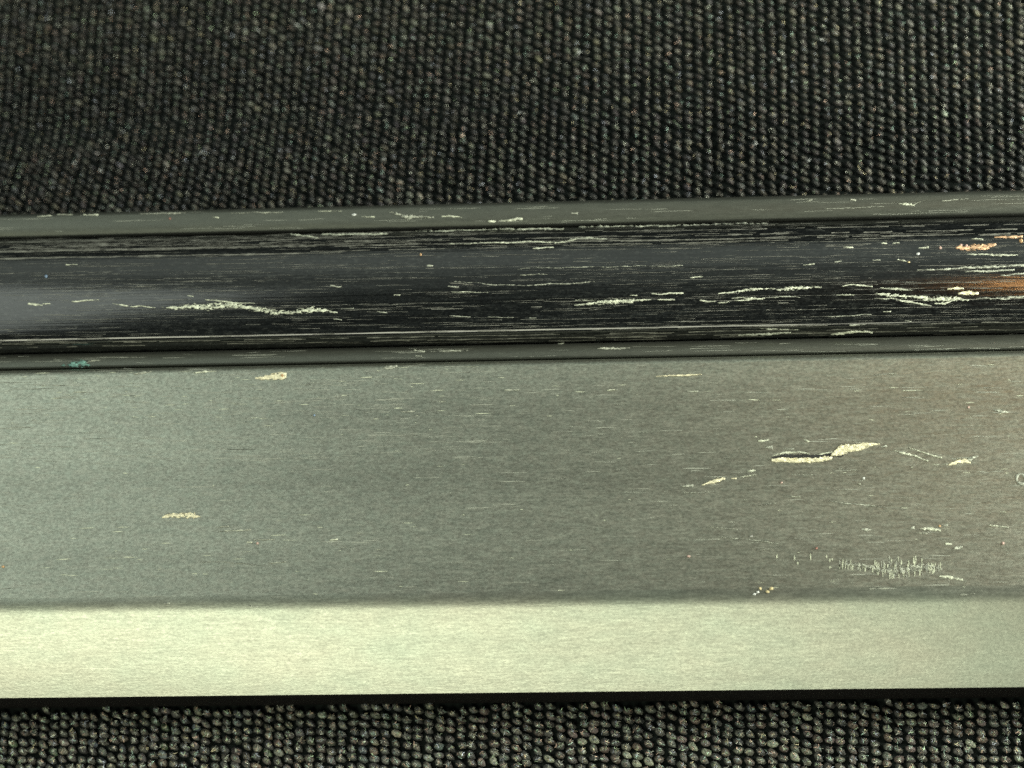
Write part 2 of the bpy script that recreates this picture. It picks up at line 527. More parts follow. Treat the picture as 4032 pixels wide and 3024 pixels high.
patch(5, [(1285, 422, 4), (1320, 422, 6)], "chip", M_BARE, 0.0)
patch(5, [(1360, 422, 4), (1400, 421, 5)], "chip", M_BARE, 0.0)
patch(5, [(1530, 456, 5), (1590, 448, 9)], "chip", M_BARE, 0.1)
patch(5, [(1770, 455, 8), (1850, 452, 22), (1950, 448, 20), (2030, 436, 10)], "gouge", M_COPPER, 0.1, label="copper tinted chewed patch near the upper right end of the rail")
patch(5, [(1870, 400, 5), (1945, 396, 8)], "chip", M_BARE, 0.15)
patch(5, [(2020, 385, 4), (2100, 384, 8), (2200, 380, 8)], "scratch", M_COPPER, 0.1)
patch(5, [(1840, 498, 4), (1950, 498, 10), (2100, 498, 10), (2170, 500, 4)], "scratch", M_BARE, 0.2)
patch(5, [(1520, 598, 4), (1750, 590, 7), (1950, 578, 9), (2212, 566, 9)], "scratch", M_DULL, 0.25)
patch(5, [(1830, 606, 4), (2000, 604, 9), (2150, 600, 6)], "scratch", M_DULL, 0.25)
patch(5, [(2060, 634, 4), (2212, 622, 6)], "scratch", M_DULL, 0.1)
patch(5, [(0, 312, 4), (130, 304, 4), (380, 300, 3), (620, 298, 2)], "scratch", M_DULL, 0.2)
# shoulders
patch(4, [(310, 88, 3), (360, 100, 16), (430, 125, 22), (480, 118, 14), (600, 125, 5)], "scuff", M_DULL, 0.45)
patch(4, [(130, 121, 5), (215, 121, 6)], "chip", M_BARE, 0.2)
patch(4, [(650, 116, 5), (700, 114, 9), (780, 122, 7)], "chip", M_BARE, 0.25)
patch(4, [(950, 148, 7), (975, 147, 11), (1000, 148, 6)], "chip", M_BARE, -0.2)
patch(4, [(1020, 148, 3), (1090, 140, 9), (1140, 134, 14), (1172, 134, 10)], "chip", M_BARE, 0.0)
patch(4, [(1490, 101, 4), (1530, 101, 7)], "chip", M_DULL, 0.1)
patch(5, [(1400, 172, 6), (1450, 175, 14), (1500, 172, 8), (1520, 160, 4), (1580, 150, 3)], "chip", M_BARE, 0.2)
patch(5, [(1680, 150, 4), (1720, 150, 5), (1850, 134, 3)], "chip", M_DULL, 0.2)
patch(5, [(800, 155, 4), (835, 145, 6)], "chip", M_DULL, 0.2)
patch(5, [(1085, 140, 6), (1120, 146, 6)], "chip", M_DULL, 0.1)
patch(5, [(900, 205, 2), (1100, 196, 3), (1300, 186, 2)], "scratch", M_DULL, 0.1)
patch(3, [(240, 118, 4), (330, 112, 6)], "chip", M_BARE, 0.2)
patch(3, [(370, 113, 4), (470, 110, 4)], "scratch", M_BARE, 0.0)
patch(3, [(540, 108, 5), (635, 107, 7)], "chip", M_BARE, 0.0)
patch(3, [(900, 104, 3), (1200, 100, 3)], "scratch", M_DULL, 0.1)
patch(3, [(1380, 122, 4), (1415, 125, 7)], "chip", M_BARE, 0.1)
patch(3, [(1500, 95, 4), (1830, 90, 4)], "scratch", M_DULL, 0.3)
patch(3, [(2060, 88, 4), (2212, 84, 4)], "scratch", M_BARE, 0.2)
patch(4, [(1660, 978, 4), (1740, 972, 12), (1870, 970, 4)], "chip", M_DULL, 0.2)
patch(4, [(1400, 943, 5), (1440, 942, 6)], "chip", M_BARE, 0.0)
patch(4, [(470, 990, 4), (540, 997, 5)], "chip", M_DULL, 0.1)
patch(4, [(600, 1000, 3), (700, 990, 6), (820, 992, 4)], "chip", M_DULL, 0.3)
patch(4, [(480, 1022, 4), (520, 1024, 4)], "chip", M_DULL, 0.1)
patch(3, [(400, 1085, 5), (470, 1075, 22), (540, 1075, 26), (580, 1080, 10)], "scuff", M_TEAL, 0.35,
      label="small scuff across the groove at the left")
patch(3, [(560, 1068, 4), (600, 1058, 7), (645, 1052, 4)], "chip", M_BARE, 0.2)
# wide face, top
patch(3, [(1235, 1132, 3), (1310, 1128, 11), (1400, 1118, 3)], "chip", M_BARE, 0.2)
patch(3, [(860, 1140, 3), (930, 1132, 12), (980, 1130, 4)], "scuff", M_DULL, 0.3)
patch(3, [(1655, 1165, 4), (1700, 1165, 10), (1760, 1155, 17), (1830, 1148, 20), (1852, 1150, 14)], "chip", M_CREAM, -0.1,
      label="bright cream flake under the groove, left of centre")
patch(4, [(265, 1105, 4), (310, 1100, 16), (360, 1092, 5)], "chip", M_DULL, 0.1)
patch(4, [(1055, 1245, 4), (1100, 1243, 9), (1160, 1246, 4)], "chip", M_DULL, 0.1)
patch(4, [(1720, 1250, 4), (1750, 1246, 9), (1785, 1244, 3)], "chip", M_BARE, 0.1)
patch(4, [(2040, 1158, 3), (2120, 1155, 5), (2212, 1152, 6)], "scratch", M_CREAM, 0.1)
patch(4, [(380, 1384, 3), (440, 1383, 7), (475, 1380, 3)], "chip", M_DULL, 0.1)
patch(4, [(1640, 1620, 3), (1640, 1620, 3)], "chip", M_DULL, 0.1)
patch(5, [(0, 1280, 4), (50, 1276, 7), (120, 1270, 3)], "scratch", M_CREAM, 0.15)
patch(5, [(30, 1382, 4), (100, 1382, 5)], "scratch", M_DULL, 0.1)
patch(5, [(1420, 1380, 3), (1500, 1380, 5), (1550, 1380, 3)], "scratch", M_BARE, 0.1)
patch(5, [(1230, 1278, 2), (1380, 1265, 3)], "scratch", M_DULL, 0.1)
patch(5, [(2010, 1508, 5), (2060, 1518, 10), (2110, 1522, 4)], "chip", M_DULL, 0.2)
# the big cream gouge pair, right part of the face, with the dark dents round it
patch(6, [(575, 335, 6), (640, 325, 14), (760, 322, 14), (880, 322, 14), (965, 312, 14), (1040, 318, 10)], "dent", M_DENT, 0.2, relief=0.0)
patch(6, [(575, 346, 7), (620, 350, 13), (700, 348, 12), (790, 350, 14), (860, 346, 12), (930, 338, 14), (965, 330, 6)], "gouge", M_CREAM, -0.1, amp=1.0, relief=9, grit=.8,
      label="lower left half of the big cream gouge on the wide face")
patch(6, [(960, 316, 6), (985, 306, 16), (1015, 288, 26), (1050, 278, 25), (1100, 268, 18), (1150, 262, 20), (1190, 252, 16), (1230, 244, 8), (1275, 244, 3)], "gouge", M_CREAM, -0.05, amp=1.0, relief=9, grit=.8,
      label="upper right half of the big cream gouge on the wide face")
patch(6, [(580, 318, 4), (660, 300, 13), (740, 296, 12), (820, 308, 6)], "chip", M_BARE, 0.25)
patch(6, [(650, 278, 3), (720, 272, 5)], "chip", M_DULL, 0.1)
patch(6, [(855, 316, 3), (910, 304, 8), (970, 298, 4)], "chip", M_BARE, 0.1)
patch(6, [(535, 268, 5), (580, 262, 10)], "chip", M_DULL, 0.0)
patch(6, [(490, 225, 8), (510, 223, 12), (555, 220, 5)], "chip", M_BARE, 0.0)
patch(6, [(785, 212, 5), (808, 222, 12), (820, 228, 6)], "chip", M_BARE, 0.0)
patch(6, [(1285, 260, 5), (1320, 256, 7)], "chip", M_DULL, 0.0)
patch(6, [(1360, 280, 3), (1430, 305, 12), (1500, 320, 10), (1590, 352, 10)], "chip", M_BARE, 0.1)
patch(6, [(1450, 268, 3), (1520, 285, 6), (1560, 296, 8), (1680, 335, 10)], "chip", M_BARE, 0.15)
patch(6, [(1610, 375, 3), (1720, 374, 4)], "scratch", M_BARE, 0.1)
patch(6, [(1725, 378, 5), (1780, 360, 15), (1830, 355, 13), (1865, 368, 6)], "gouge", M_CREAM, 0.1, label="small forked cream chip to the right of the big gouge")
patch(6, [(1740, 338, 3), (1850, 332, 5), (1915, 326, 4)], "chip", M_DULL, 0.1)
patch(6, [(1835, 350, 5), (1870, 338, 12), (1900, 328, 5)], "chip", M_DULL, 0.1)
patch(6, [(125, 515, 4), (180, 496, 10), (240, 476, 13), (272, 468, 7)], "gouge", M_CREAM, 0.05, label="short cream scratch climbing towards the big gouge")
patch(6, [(0, 515, 8), (65, 512, 12)], "chip", M_DULL, 0.1)
patch(6, [(315, 466, 4), (345, 464, 5)], "chip", M_CREAM, 0.0)
patch(6, [(350, 465, 3), (420, 455, 5), (470, 445, 4)], "scratch", M_BARE, 0.0)
patch(6, [(0, 558, 3), (170, 560, 4)], "scratch", M_DULL, 0.2)
patch(6, [(420, 420, 12), (470, 415, 14)], "scuff", M_BARE, 0.4)
patch(6, [(485, 640, 2), (600, 630, 4)], "scratch", M_DULL, 0.1)
patch(6, [(640, 576, 2), (760, 585, 3)], "scratch", M_DULL, 0.1)
patch(6, [(945, 612, 2), (1080, 632, 4), (1210, 642, 4), (1330, 660, 2)], "scratch", M_DULL, 0.0)
patch(6, [(115, 780, 2), (250, 788, 3), (400, 800, 2)], "scratch", M_DULL, 0.0)
patch(6, [(200, 845, 2), (400, 862, 3), (620, 890, 3)], "scratch", M_DULL, 0.0)
patch(6, [(475, 935, 2), (560, 922, 3), (650, 912, 2)], "scratch", M_DULL, 0.0)
patch(6, [(1000, 405, 2), (1120, 410, 3)], "scratch", M_DULL, 0.1)
patch(6, [(700, 445, 2), (870, 440, 3)], "scratch", M_DULL, 0.1)
patch(6, [(1130, 503, 3), (1150, 505, 4)], "chip", M_BARE, 0.0)
patch(6, [(1160, 795, 12), (1190, 798, 18), (1220, 800, 10)], "scuff", M_DULL, 0.55)
patch(6, [(1480, 792, 12), (1500, 792, 14)], "chip", M_DULL, 0.2)
patch(6, [(1540, 796, 8), (1600, 795, 18), (1670, 805, 16)], "chip", M_BARE, 0.35, label="pitted pale chip above the comb of nicks")
patch(6, [(1520, 820, 3), (1580, 822, 4)], "scratch", M_BARE, 0.1)
patch(6, [(1680, 772, 5), (1715, 768, 6)], "chip", M_DULL, 0.1)
patch(6, [(1980, 770, 4), (2030, 774, 6), (2110, 784, 5)], "chip", M_BARE, 0.15)
patch(6, [(1700, 890, 8), (1722, 888, 10), (1740, 892, 5)], "chip", M_BARE, -0.1)
patch(6, [(1760, 914, 8), (1785, 914, 12), (1815, 912, 5)], "chip", M_DULL, 0.0)
patch(6, [(1660, 1100, 8), (1710, 1100, 18), (1760, 1112, 14), (1810, 1128, 12)], "chip", M_BARE, 0.3, label="ragged chip at the right end of the comb of nicks")
patch(6, [(1210, 1184, 3), (1270, 1181, 4)], "chip", M_DULL, 0.0)
patch(6, [(1795, 1220, 4), (1890, 1216, 5)], "chip", M_DULL, 0.3)
patch(6, [(2080, 952, 2), (2115, 955, 3)], "scratch", M_DULL, 0.0)
patch(6, [(700, 858, 2), (850, 857, 2)], "scratch", M_DULL, 0.1)
patch(7, [(1050, 32, 5), (1090, 22, 12), (1180, 20, 16), (1260, 20, 16), (1300, 30, 3)], "chip", M_CREAM, 0.2, label="pale curved chip low on the left of the wide face")
patch(7, [(1410, 130, 3), (1500, 122, 5), (1620, 112, 9)], "chip", M_DULL, 0.2)
patch(7, [(1410, 100, 3), (1480, 94, 6)], "chip", M_DULL, 0.1)
patch(7, [(1640, 178, 3), (1780, 178, 4)], "scratch", M_DULL, 0.1)
patch(7, [(1600, 200, 6), (1630, 200, 9)], "chip", M_BARE, 0.1)
patch(7, [(2135, 184, 8), (2190, 178, 9)], "chip", M_BARE, 0.1)
patch(7, [(1060, 592, 9), (1100, 590, 9)], "chip", M_DULL, 0.1)
patch(7, [(1740, 330, 4), (1850, 324, 5)], "scratch", M_DULL, 0.1)
patch(7, [(1300, 320, 2), (1500, 328, 3), (1700, 350, 2)], "scratch", M_DULL, 0.1)
patch(7, [(1600, 608, 3), (1670, 612, 3)], "scratch", M_DULL, 0.1)

# the comb of upright nicks, low right of the face: every nick a chip of its own
rc = random.Random(3)


def nick(x, y0, y1, w, mat):
    P0, P1 = conv(6, x, y0), conv(6, x + rc.uniform(-3, 3), y1)
    n = 5
    px = []; py = []
    for k in range(n):
        f = k / (n - 1)
        ww = w * K * (0.35 + 0.65 * math.sin(math.pi * min(max(f, .08), .92)))
        for sgn in (-1, 1):
            px.append(P0[0] + (P1[0] - P0[0]) * f + sgn * ww + rc.uniform(-.4, .4)); py.append(P0[1] + (P1[1] - P0[1]) * f)
    S = surf(np.array(px), np.array(py)); S[:, 2] += 1.6 * U
    np_mesh("nick", S, [(2 * k, 2 * k + 2, 2 * k + 3, 2 * k + 1) for k in range(n - 1)], mat, bar, False)


for x, y0, y1 in [(612, 960, 985), (725, 968, 998), (745, 1008, 1025), (828, 955, 998), (933, 965, 985), (955, 985, 1010), (968, 985, 1000), (957, 1035, 1050)]:
    nick(x, y0, y1, 4, N_BARE)
for k in range(92):
    x = rc.uniform(1010, 1680)
    top = 985 + rc.uniform(-8, 22) - (18 if 1280 < x < 1560 else 0)
    if x < 1260:
        lo = 1052 + (x - 1010) * .12
    else:
        lo = 1120 - abs(x - 1370) * .12
    y0 = rc.uniform(top, lo - 18)
    nick(x, y0, min(lo, y0 + rc.uniform(16, 62)), rc.uniform(1.8, 4.6), rc.choice((N_BARE, N_BARE, N_DULL)))
patch(6, [(1020, 1030, 10), (1100, 1020, 30), (1250, 1045, 40), (1350, 1070, 55), (1480, 1050, 50), (1600, 1035, 40), (1680, 1050, 20)], "scuff", M_DULL,
      0.80, nx=5, ny=18, label="grey scuff behind the comb of upright nicks")

# long hairlines and short brush marks: too many to count, one mesh each
def hairlines(name, specs, mat, parent=bar):
    V = []; F = []
    for (x0, y0, x1, y1, w, sd, gap) in specs:
        n = max(3, int(abs(x1 - x0) / 14))
        xs = np.linspace(x0, x1, n); ys = np.linspace(y0, y1, n) + (vnoise(xs, xs * 0 + sd, 60, 1, sd) - .5) * 2.6
        xo = xs + (sd * 37) % 1000
        ww = w * (0.35 + 1.1 * vnoise(xo, xs * 0, 45, 1, sd + 5)); keep = vnoise(xo, xs * 0, 80, 1, sd + 9) > gap
        t = np.linspace(0, 1, n); ww = ww * np.clip(np.minimum(t, 1 - t) * 8 + .15, 0, 1)
        S = surf(np.concatenate([xs, xs]), np.concatenate([ys - ww / 2, ys + ww / 2]))
        S = S + snorm(S[:, 1]) * 0.5 * U
        b0 = sum(len(v) for v in V); V.append(S)
        for k in range(n - 1):
            if keep[k]: F.append((b0 + k, b0 + n + k, b0 + n + k + 1, b0 + k + 1))
    o = np_mesh(name, np.concatenate(V), F, mat, parent, False)
    o['kind'] = "stuff"
    return o


SL = -75 / 4032.0
rh = random.Random(11)


def band(n, xr, vr, lr, wr, gap=0.25, slope=SL):
    out = []
    for _ in range(n):
        x = rh.uniform(*xr); L = rh.uniform(*lr); v = rh.uniform(*vr)
        y = v + slope * (x - 2016)
        out.append((x, y, x + L, y + slope * L + rh.uniform(-2, 2), rh.uniform(*wr), rh.randrange(9999), gap))
    return out


sp = []
sp += band(130, (-300, 1500), (903, 955), (100, 600), (0.8, 2.8), 0.4, -80 / 4032)
sp += band(50, (1000, 3300), (893, 975), (200, 900), (1.0, 2.8), 0.45, -80 / 4032)
sp += band(18, (2600, 4000), (890, 1000), (150, 600), (1.0, 3.0), 0.45, -80 / 4032)
sp += band(16, (-300, 4000), (1300, 1345), (250, 1100), (1.0, 2.4), 0.4, -50 / 4032)
sp += band(60, (-300, 4000), (990, 1290), (60, 420), (0.8, 2.0), 0.5, -62 / 4032)
for (y, g, w) in [(918, 0, 3.5), (938, .1, 4), (955, .05, 4.5), (1318, .1, 3), (1332, .15, 3.2), (1302, .3, 2.5), (1210, .5, 2.5)]:
    sp.append((-400, y + 45, 4400, y - 42, w, int(y), 0.25 + g))
for (y, w) in [(987, 5.0), (1016, 5.5)]:      # two strong lines at the upper left of the rail
    sp.append((-400, y + 10, 1350, y - 22, w, int(y), 0.1))
sp += band(330, (-300, 4000), (965, 1300), (80, 700), (0.5, 1.3), 0.35, -66 / 4032)
hairlines("hairline_scratches", sp, M_HAIR)
sp = band(420, (-300, 4200), (1440, 2350), (15, 120), (1.0, 2.8), 0.2, -45 / 4032)
sp += band(330, (-300, 1900), (1430, 1800), (25, 160), (1.0, 2.6), 0.2, -60 / 4032)
sp += band(50, (-300, 4200), (806, 885), (60, 260), (0.8, 1.6), 0.3, -85 / 4032)
sp += band(50, (-300, 4200), (1365, 1408), (60, 260), (0.8, 1.6), 0.3, -70 / 4032)
hairlines("brush_marks", sp, N_DULL)
sp = band(110, (-100, 4100), (1450, 2340), (8, 45), (1.5, 3.2), 0.05, -45 / 4032)
sp += band(60, (100, 1900), (1440, 1650), (8, 60), (1.5, 3.4), 0.05, -60 / 4032)
sp += band(26, (200, 1500), (2020, 2260), (10, 70), (1.5, 3.4), 0.05, -30 / 4032)
sp += band(14, (-100, 4100), (2400, 2700), (8, 30), (1.4, 2.2), 0.05, -30 / 4032)
hairlines("fine_nicks", sp, N_BARE)

# ------------------------------------------------------------------ dust grains lying on the bar (each its own thing)
PAL = {k: plain(k + "_grain", c) for k, c in {
    "cream": (0.85, 0.72, 0.42), "white": (0.85, 0.88, 0.85), "pink": (0.62, 0.44, 0.38), "red": (0.42, 0.20, 0.16),
    "blue": (0.25, 0.36, 0.52), "orange": (0.66, 0.42, 0.22), "grey": (0.5, 0.5, 0.46)}.items()}


def blob(name, px, py, rx, ry, rot, mat, label, cat, group=None, onbar=True, z=0.0):
    P = surf(np.array([px]), np.array([py]))[0] if onbar else on_z(px, py, z)
    bm_v, F = [], []
    ns, nr = 10, 6
    r = random.Random(label)
    for j in range(1, nr):
        th = math.pi * j / nr
        for i in range(ns):
            ph = 2 * math.pi * i / ns
            k = 1 + r.uniform(-.18, .18)
            bm_v.append((math.sin(th) * math.cos(ph) * rx * k * U, math.sin(th) * math.sin(ph) * ry * k * U, math.cos(th) * min(rx, ry) * .8 * U))
    bm_v.append((0, 0, min(rx, ry) * .8 * U)); bm_v.append((0, 0, -min(rx, ry) * .8 * U))
    for j in range(nr - 2):
        for i in range(ns):
            a, b2 = j * ns + i, j * ns + (i + 1) % ns
            F.append((a, a + ns, b2 + ns, b2))
    top, bot = len(bm_v) - 2, len(bm_v) - 1
    for i in range(ns):
        F.append((top, i, (i + 1) % ns)); F.append((bot, (nr - 2) * ns + (i + 1) % ns, (nr - 2) * ns + i))
    o = mesh_obj(name, bm_v, F, mat)
    o.location = (P[0], P[1], P[2] + min(rx, ry) * .55 * U)
    o.rotation_euler = (0, 0, math.radians(rot))
    o['label'] = label; o['category'] = cat
    if group: o['group'] = group
    return o


GR = "dust specks on the metal bar"
for reg, x, y, rx, ry, rot, c, lab in [
    (8, 503, 496, 9, 7, -50, "cream", "cream grain at the top left of the small cluster above the bright edge"),
    (8, 575, 497, 11, 9, 0, "cream", "roundest cream grain, top right of the small cluster above the bright edge"),
    (8, 550, 517, 11, 8, 0, "cream", "cream grain at the middle bottom of the cluster above the bright edge"),
    (8, 487, 520, 8, 7, 20, "white", "white grain in the cluster above the bright edge, touching the long white one"),
    (8, 466, 532, 11, 6, 20, "white", "elongated white grain at the lower left end of the cluster"),
    (6, 2075, 888, 8, 9, 0, "pink", "pink speck near the right end of the wide face, level with the pale chips"),
    (6, 38, 972, 10, 7, 0, "pink", "pink and red speck on the lower face, well left of the comb of nicks"),
    (6, 866, 920, 6, 7, -30, "red", "tiny red speck above the left end of the comb of nicks"),
    (6, 640, 495, 7, 6, 0, "pink", "faint pink speck below the big cream gouge"),
    (6, 1173, 467, 7, 8, 20, "white", "white speck on the wide face below the big cream gouge"),
    (6, 1665, 776, 6, 6, 0, "orange", "small orange speck beside the pitted pale chip"),
    (5, 1853, 1488, 6, 7, 0, "pink", "pink speck alone on the upper right of the wide face"),
    (3, 1830, 1150, 9, 9, 0, "orange", "orange speck on the right tip of the cream flake under the groove"),
    (3, 300, 508, 9, 10, 0, "blue", "blue speck on the left end of the black rail"),
    (3, 1102, 133, 6, 7, 0, "red", "red speck on the far shoulder, left half"),
    (4, 82, 109, 15, 7, 0, "white", "white flake on the far shoulder, left of the scuff"),
    (4, 515, 367, 7, 8, 0, "orange", "orange speck on the upper part of the rail, left of centre"),
    (5, 1524, 494, 10, 8, 0, "white", "whitish bead on the rail, leftmost of the beads near the right end"),
    (5, 1669, 455, 8, 11, 0, "pink", "pink upright bead on the rail between the white bead and the chewed patch"),
    (5, 1804, 436, 9, 8, 0, "pink", "pink bead on the left tip of the chewed patch"),
    (5, 1838, 442, 8, 10, 0, "pink", "taller pink bead just right of the bead on the chewed patch tip"),
    (5, 2192, 410, 12, 14, 0, "orange", "orange bead at the very right end of the rail"),
    (5, 1466, 547, 8, 5, 0, "cream", "yellowish speck on the rail beside a thin white chip"),
    (6, 443, 842, 10, 5, 10, "grey", "dull grey fleck on the wide face among the slanting hairlines"),
    (7, 20, 355, 9, 7, 0, "orange", "orange speck at the left edge of the wide face"),
    (7, 1668, 203, 7, 8, 0, "pink", "pale pink speck low on the wide face, left of centre"),
    (3, 2037, 1408, 6, 6, 0, "blue", "pale blue speck on the upper left of the wide face"),
]:
    px, py = conv(reg, x, y)
    blob("dust_speck", px, py, rx * .68, ry * .68, rot, PAL[c], lab, "dust speck", GR)

# dried ring mark at the right edge of the face
px, py = conv(6, 2192, 470)
P = surf(np.array([px]), np.array([py]))[0]
V, F = [], []
for i in range(28):
    a = 2 * math.pi * i / 28
    for j in range(6):
        bb = 2 * math.pi * j / 6
        r = 17 + 4.5 * math.cos(bb) * (1 + .4 * math.sin(3 * a))
        V.append((r * 1.0 * math.cos(a) * U, r * 1.15 * math.sin(a) * U, 3 * math.sin(bb) * U))
for i in range(28):
    for j in range(6):
        F.append((i * 6 + j, ((i + 1) % 28) * 6 + j, ((i + 1) % 28) * 6 + (j + 1) % 6, i * 6 + (j + 1) % 6))
o = mesh_obj("ring_mark", V, F, N_DULL, bar)
o.location = (P[0], P[1], P[2] + 1 * U)
o['label'] = "small pale dried ring cut by the right edge of the photo"

# ------------------------------------------------------------------ the cloth
cloth = bpy.data.objects.new("cloth", None)
COL.objects.link(cloth)
cloth['label'] = "black woven cloth with small slanting knots under and around the metal bar"
cloth['category'] = "cloth"


def zfab(x, y):                               # the cloth sags a little to the upper left
    x = np.asarray(x, float); y = np.asarray(y, float)
    sag = -420 * U * np.clip((0.9 - x) / 2.4, 0, 1) * np.clip((y - 0.35) / 0.5, 0, 1)
    return sag + 5 * U * (vnoise(x + 9, y + 9, 0.22, 0.2, 3) - .5) * 2


def yarn(name, base, hi):
    m, nt, b = nodes(name)
    at = nt.nodes.new('ShaderNodeAttribute')
    at.attribute_name = "yarn_colour"
    g = tex(nt, (1, 1, 1), 150, 3, 0.75, 2.0)
    mx = nt.nodes.new('ShaderNodeVectorMath'); mx.operation = 'MULTIPLY'
    nt.links.new(at.outputs['Color'], mx.inputs[0])
    nt.links.new(tint(nt, (1, 1, 1), mrange(nt, g, 0.3, 0.7, 0.1, 2.1)), mx.inputs[1])
    nt.links.new(mx.outputs[0], b.inputs['Base Color'])
    b.inputs['Roughness'].default_value = 0.42
    b.inputs['Specular IOR Level'].default_value = 0.6
    b.inputs['Sheen Weight'].default_value = 0.15
    bp = nt.nodes.new('ShaderNodeBump')
    bp.inputs['Strength'].default_value = 0.7
    bp.inputs['Distance'].default_value = 0.004
    nt.links.new(g, bp.inputs['Height'])
    nt.links.new(bp.outputs['Normal'], b.inputs['Normal'])
    return m


M_YARN = yarn("black_yarn", None, None)
M_GROUND, nt, b = nodes("dark_cloth_ground")
g = tex(nt, (1, 1, 1), 60, 3, 0.7)
nt.links.new(tint(nt, (0.010, 0.013, 0.012), mrange(nt, g, 0.3, 0.7, 0.4, 1.6)), b.inputs['Base Color'])
b.inputs['Roughness'].default_value = 0.9
b.inputs['Specular IOR Level'].default_value = 0.1

# base sheet under the knots
nx_, ny_ = 80, 60
gx = np.linspace(-4, 4, nx_); gy = np.linspace(-4, 4, ny_)
GX, GY = np.meshgrid(gx, gy)
GZ = zfab(GX, GY) - 9 * U
V = np.stack([GX, GY, GZ], -1).reshape(-1, 3)
F = [(j * nx_ + i, j * nx_ + i + 1, (j + 1) * nx_ + i + 1, (j + 1) * nx_ + i) for j in range(ny_ - 1) for i in range(nx_ - 1)]
np_mesh("backing", V, F, M_GROUND, cloth)

# knots: 48-triangle yarn loops
NS, NR = 8, 4


def loop_mesh(seed):
    r = np.random.default_rng(seed)
    v = []
    for j in range(1, NR):
        th = math.pi * j / NR
        for i in range(NS):
            ph = 2 * math.pi * i / NS
            k = 1 + r.uniform(-.12, .12)
            v.append((math.sin(th) * math.cos(ph) * k, math.sin(th) * math.sin(ph) * k, math.cos(th)))
    v.append((0, 0, 1)); v.append((0, 0, -1))
    v = np.array(v)
    v[:, 1] += 0.22 * (v[:, 0] ** 2 - .4)      # slightly hooked
    f = []
    for j in range(NR - 2):
        for i in range(NS):
            a, b2 = j * NS + i, j * NS + (i + 1) % NS
            f.append((a, a + NS, b2 + NS)); f.append((a, b2 + NS, b2))
    t, bt = len(v) - 2, len(v) - 1
    for i in range(NS):
        f.append((t, i, (i + 1) % NS)); f.append((bt, (NR - 2) * NS + (i + 1) % NS, (NR - 2) * NS + i))
    return v, np.array(f)


LOOPS = [loop_mesh(s) for s in range(6)]
# column positions: pitch grows slowly to the right
cols = [-2.6]
while cols[-1] < 2.6:
    f = (cols[-1] + 1.2) / 2.4
    cols.append(cols[-1] + (41.5 + 5.0 * min(max(f, -.2), 1.2)) * U)
RP = 35.0 * U
yb_front = BASE[-2][0]
yb_back = SH_UP[0][0]
pts = []
LEAN = math.tan(math.radians(2.6))
for ci, cx_ in enumerate(cols):
    ph_ = (globals().get('ph_', 0.0) + rng.normal(0.12, .22)) % 1.0
    y = -2.0 + ph_ * RP
    while y < 2.3:
        x = cx_ + (y * LEAN) + 4 * U * math.sin(y * 7 + cx_ * 3)
        wx = 9 * U * math.sin(y * 2.7 + cx_ * 1.9) + 5 * U * math.sin(y * 5.3 - cx_ * 3.1)
        x += wx
        if not (yb_front - 2 * U < y < yb_back - 30 * U):
            pts.append((x + rng.normal(0, 2.6) * U, y + rng.normal(0, 2.6) * U, ci))
        y += RP
pts = np.array(pts)
# which are in the frame and how large they show
ux, uy = project(np.stack([pts[:, 0], pts[:, 1], zfab(pts[:, 0], pts[:, 1])], -1))
infr = (ux > -900) & (ux < 4900) & (uy > -900) & (uy < 3900)
pts, ux, uy = pts[infr], ux[infr], uy[infr]
lower = pts[:, 1] < 0
dist = np.where(lower & (ux > 0) & (ux < 4032) & (uy < 3010) & (uy > 2790), 4032 - ux, 9e9)
single = np.zeros(len(pts), bool)
single[np.argsort(dist)[:300]] = True
single &= dist < 9e8


def knot_xf(i):
    low = lower[i]
    L = (22.5 if low else 19.5) * rng.uniform(.88, 1.12)
    Wd = (14.0 if low else 10.4) * rng.uniform(.88, 1.12)
    rot = math.radians((-34 if low else -44) + rng.normal(0, 14))
    H = 12.5 * rng.uniform(.85, 1.15)
    return L * U, Wd * U, H * U, rot


def knot_col(i):
    v = (0.040 if lower[i] else 0.036) * math.exp(rng.normal(0, .45))
    c = np.array([1.0, 0.98, 0.80]) * v * np.exp(rng.normal(0, [.07, .04, .10]))
    if lower[i]:
        c = c * 1.25  # paler in front of the bar: brighter light there put into the colour
        q = rng.random()  # reddish, bluish and greenish glints painted as yarn tints
        if q < .035: c = c * np.array([1.45, 1.08, 1.0])
        elif q < .07: c = c * np.array([.8, 1.0, 1.35])
        elif q < .11: c = c * np.array([.85, 1.25, .8])
    if rng.random() < .09: c = c * 3.0  # a few knots far paler: sparkle put into the yarn colour
    return c


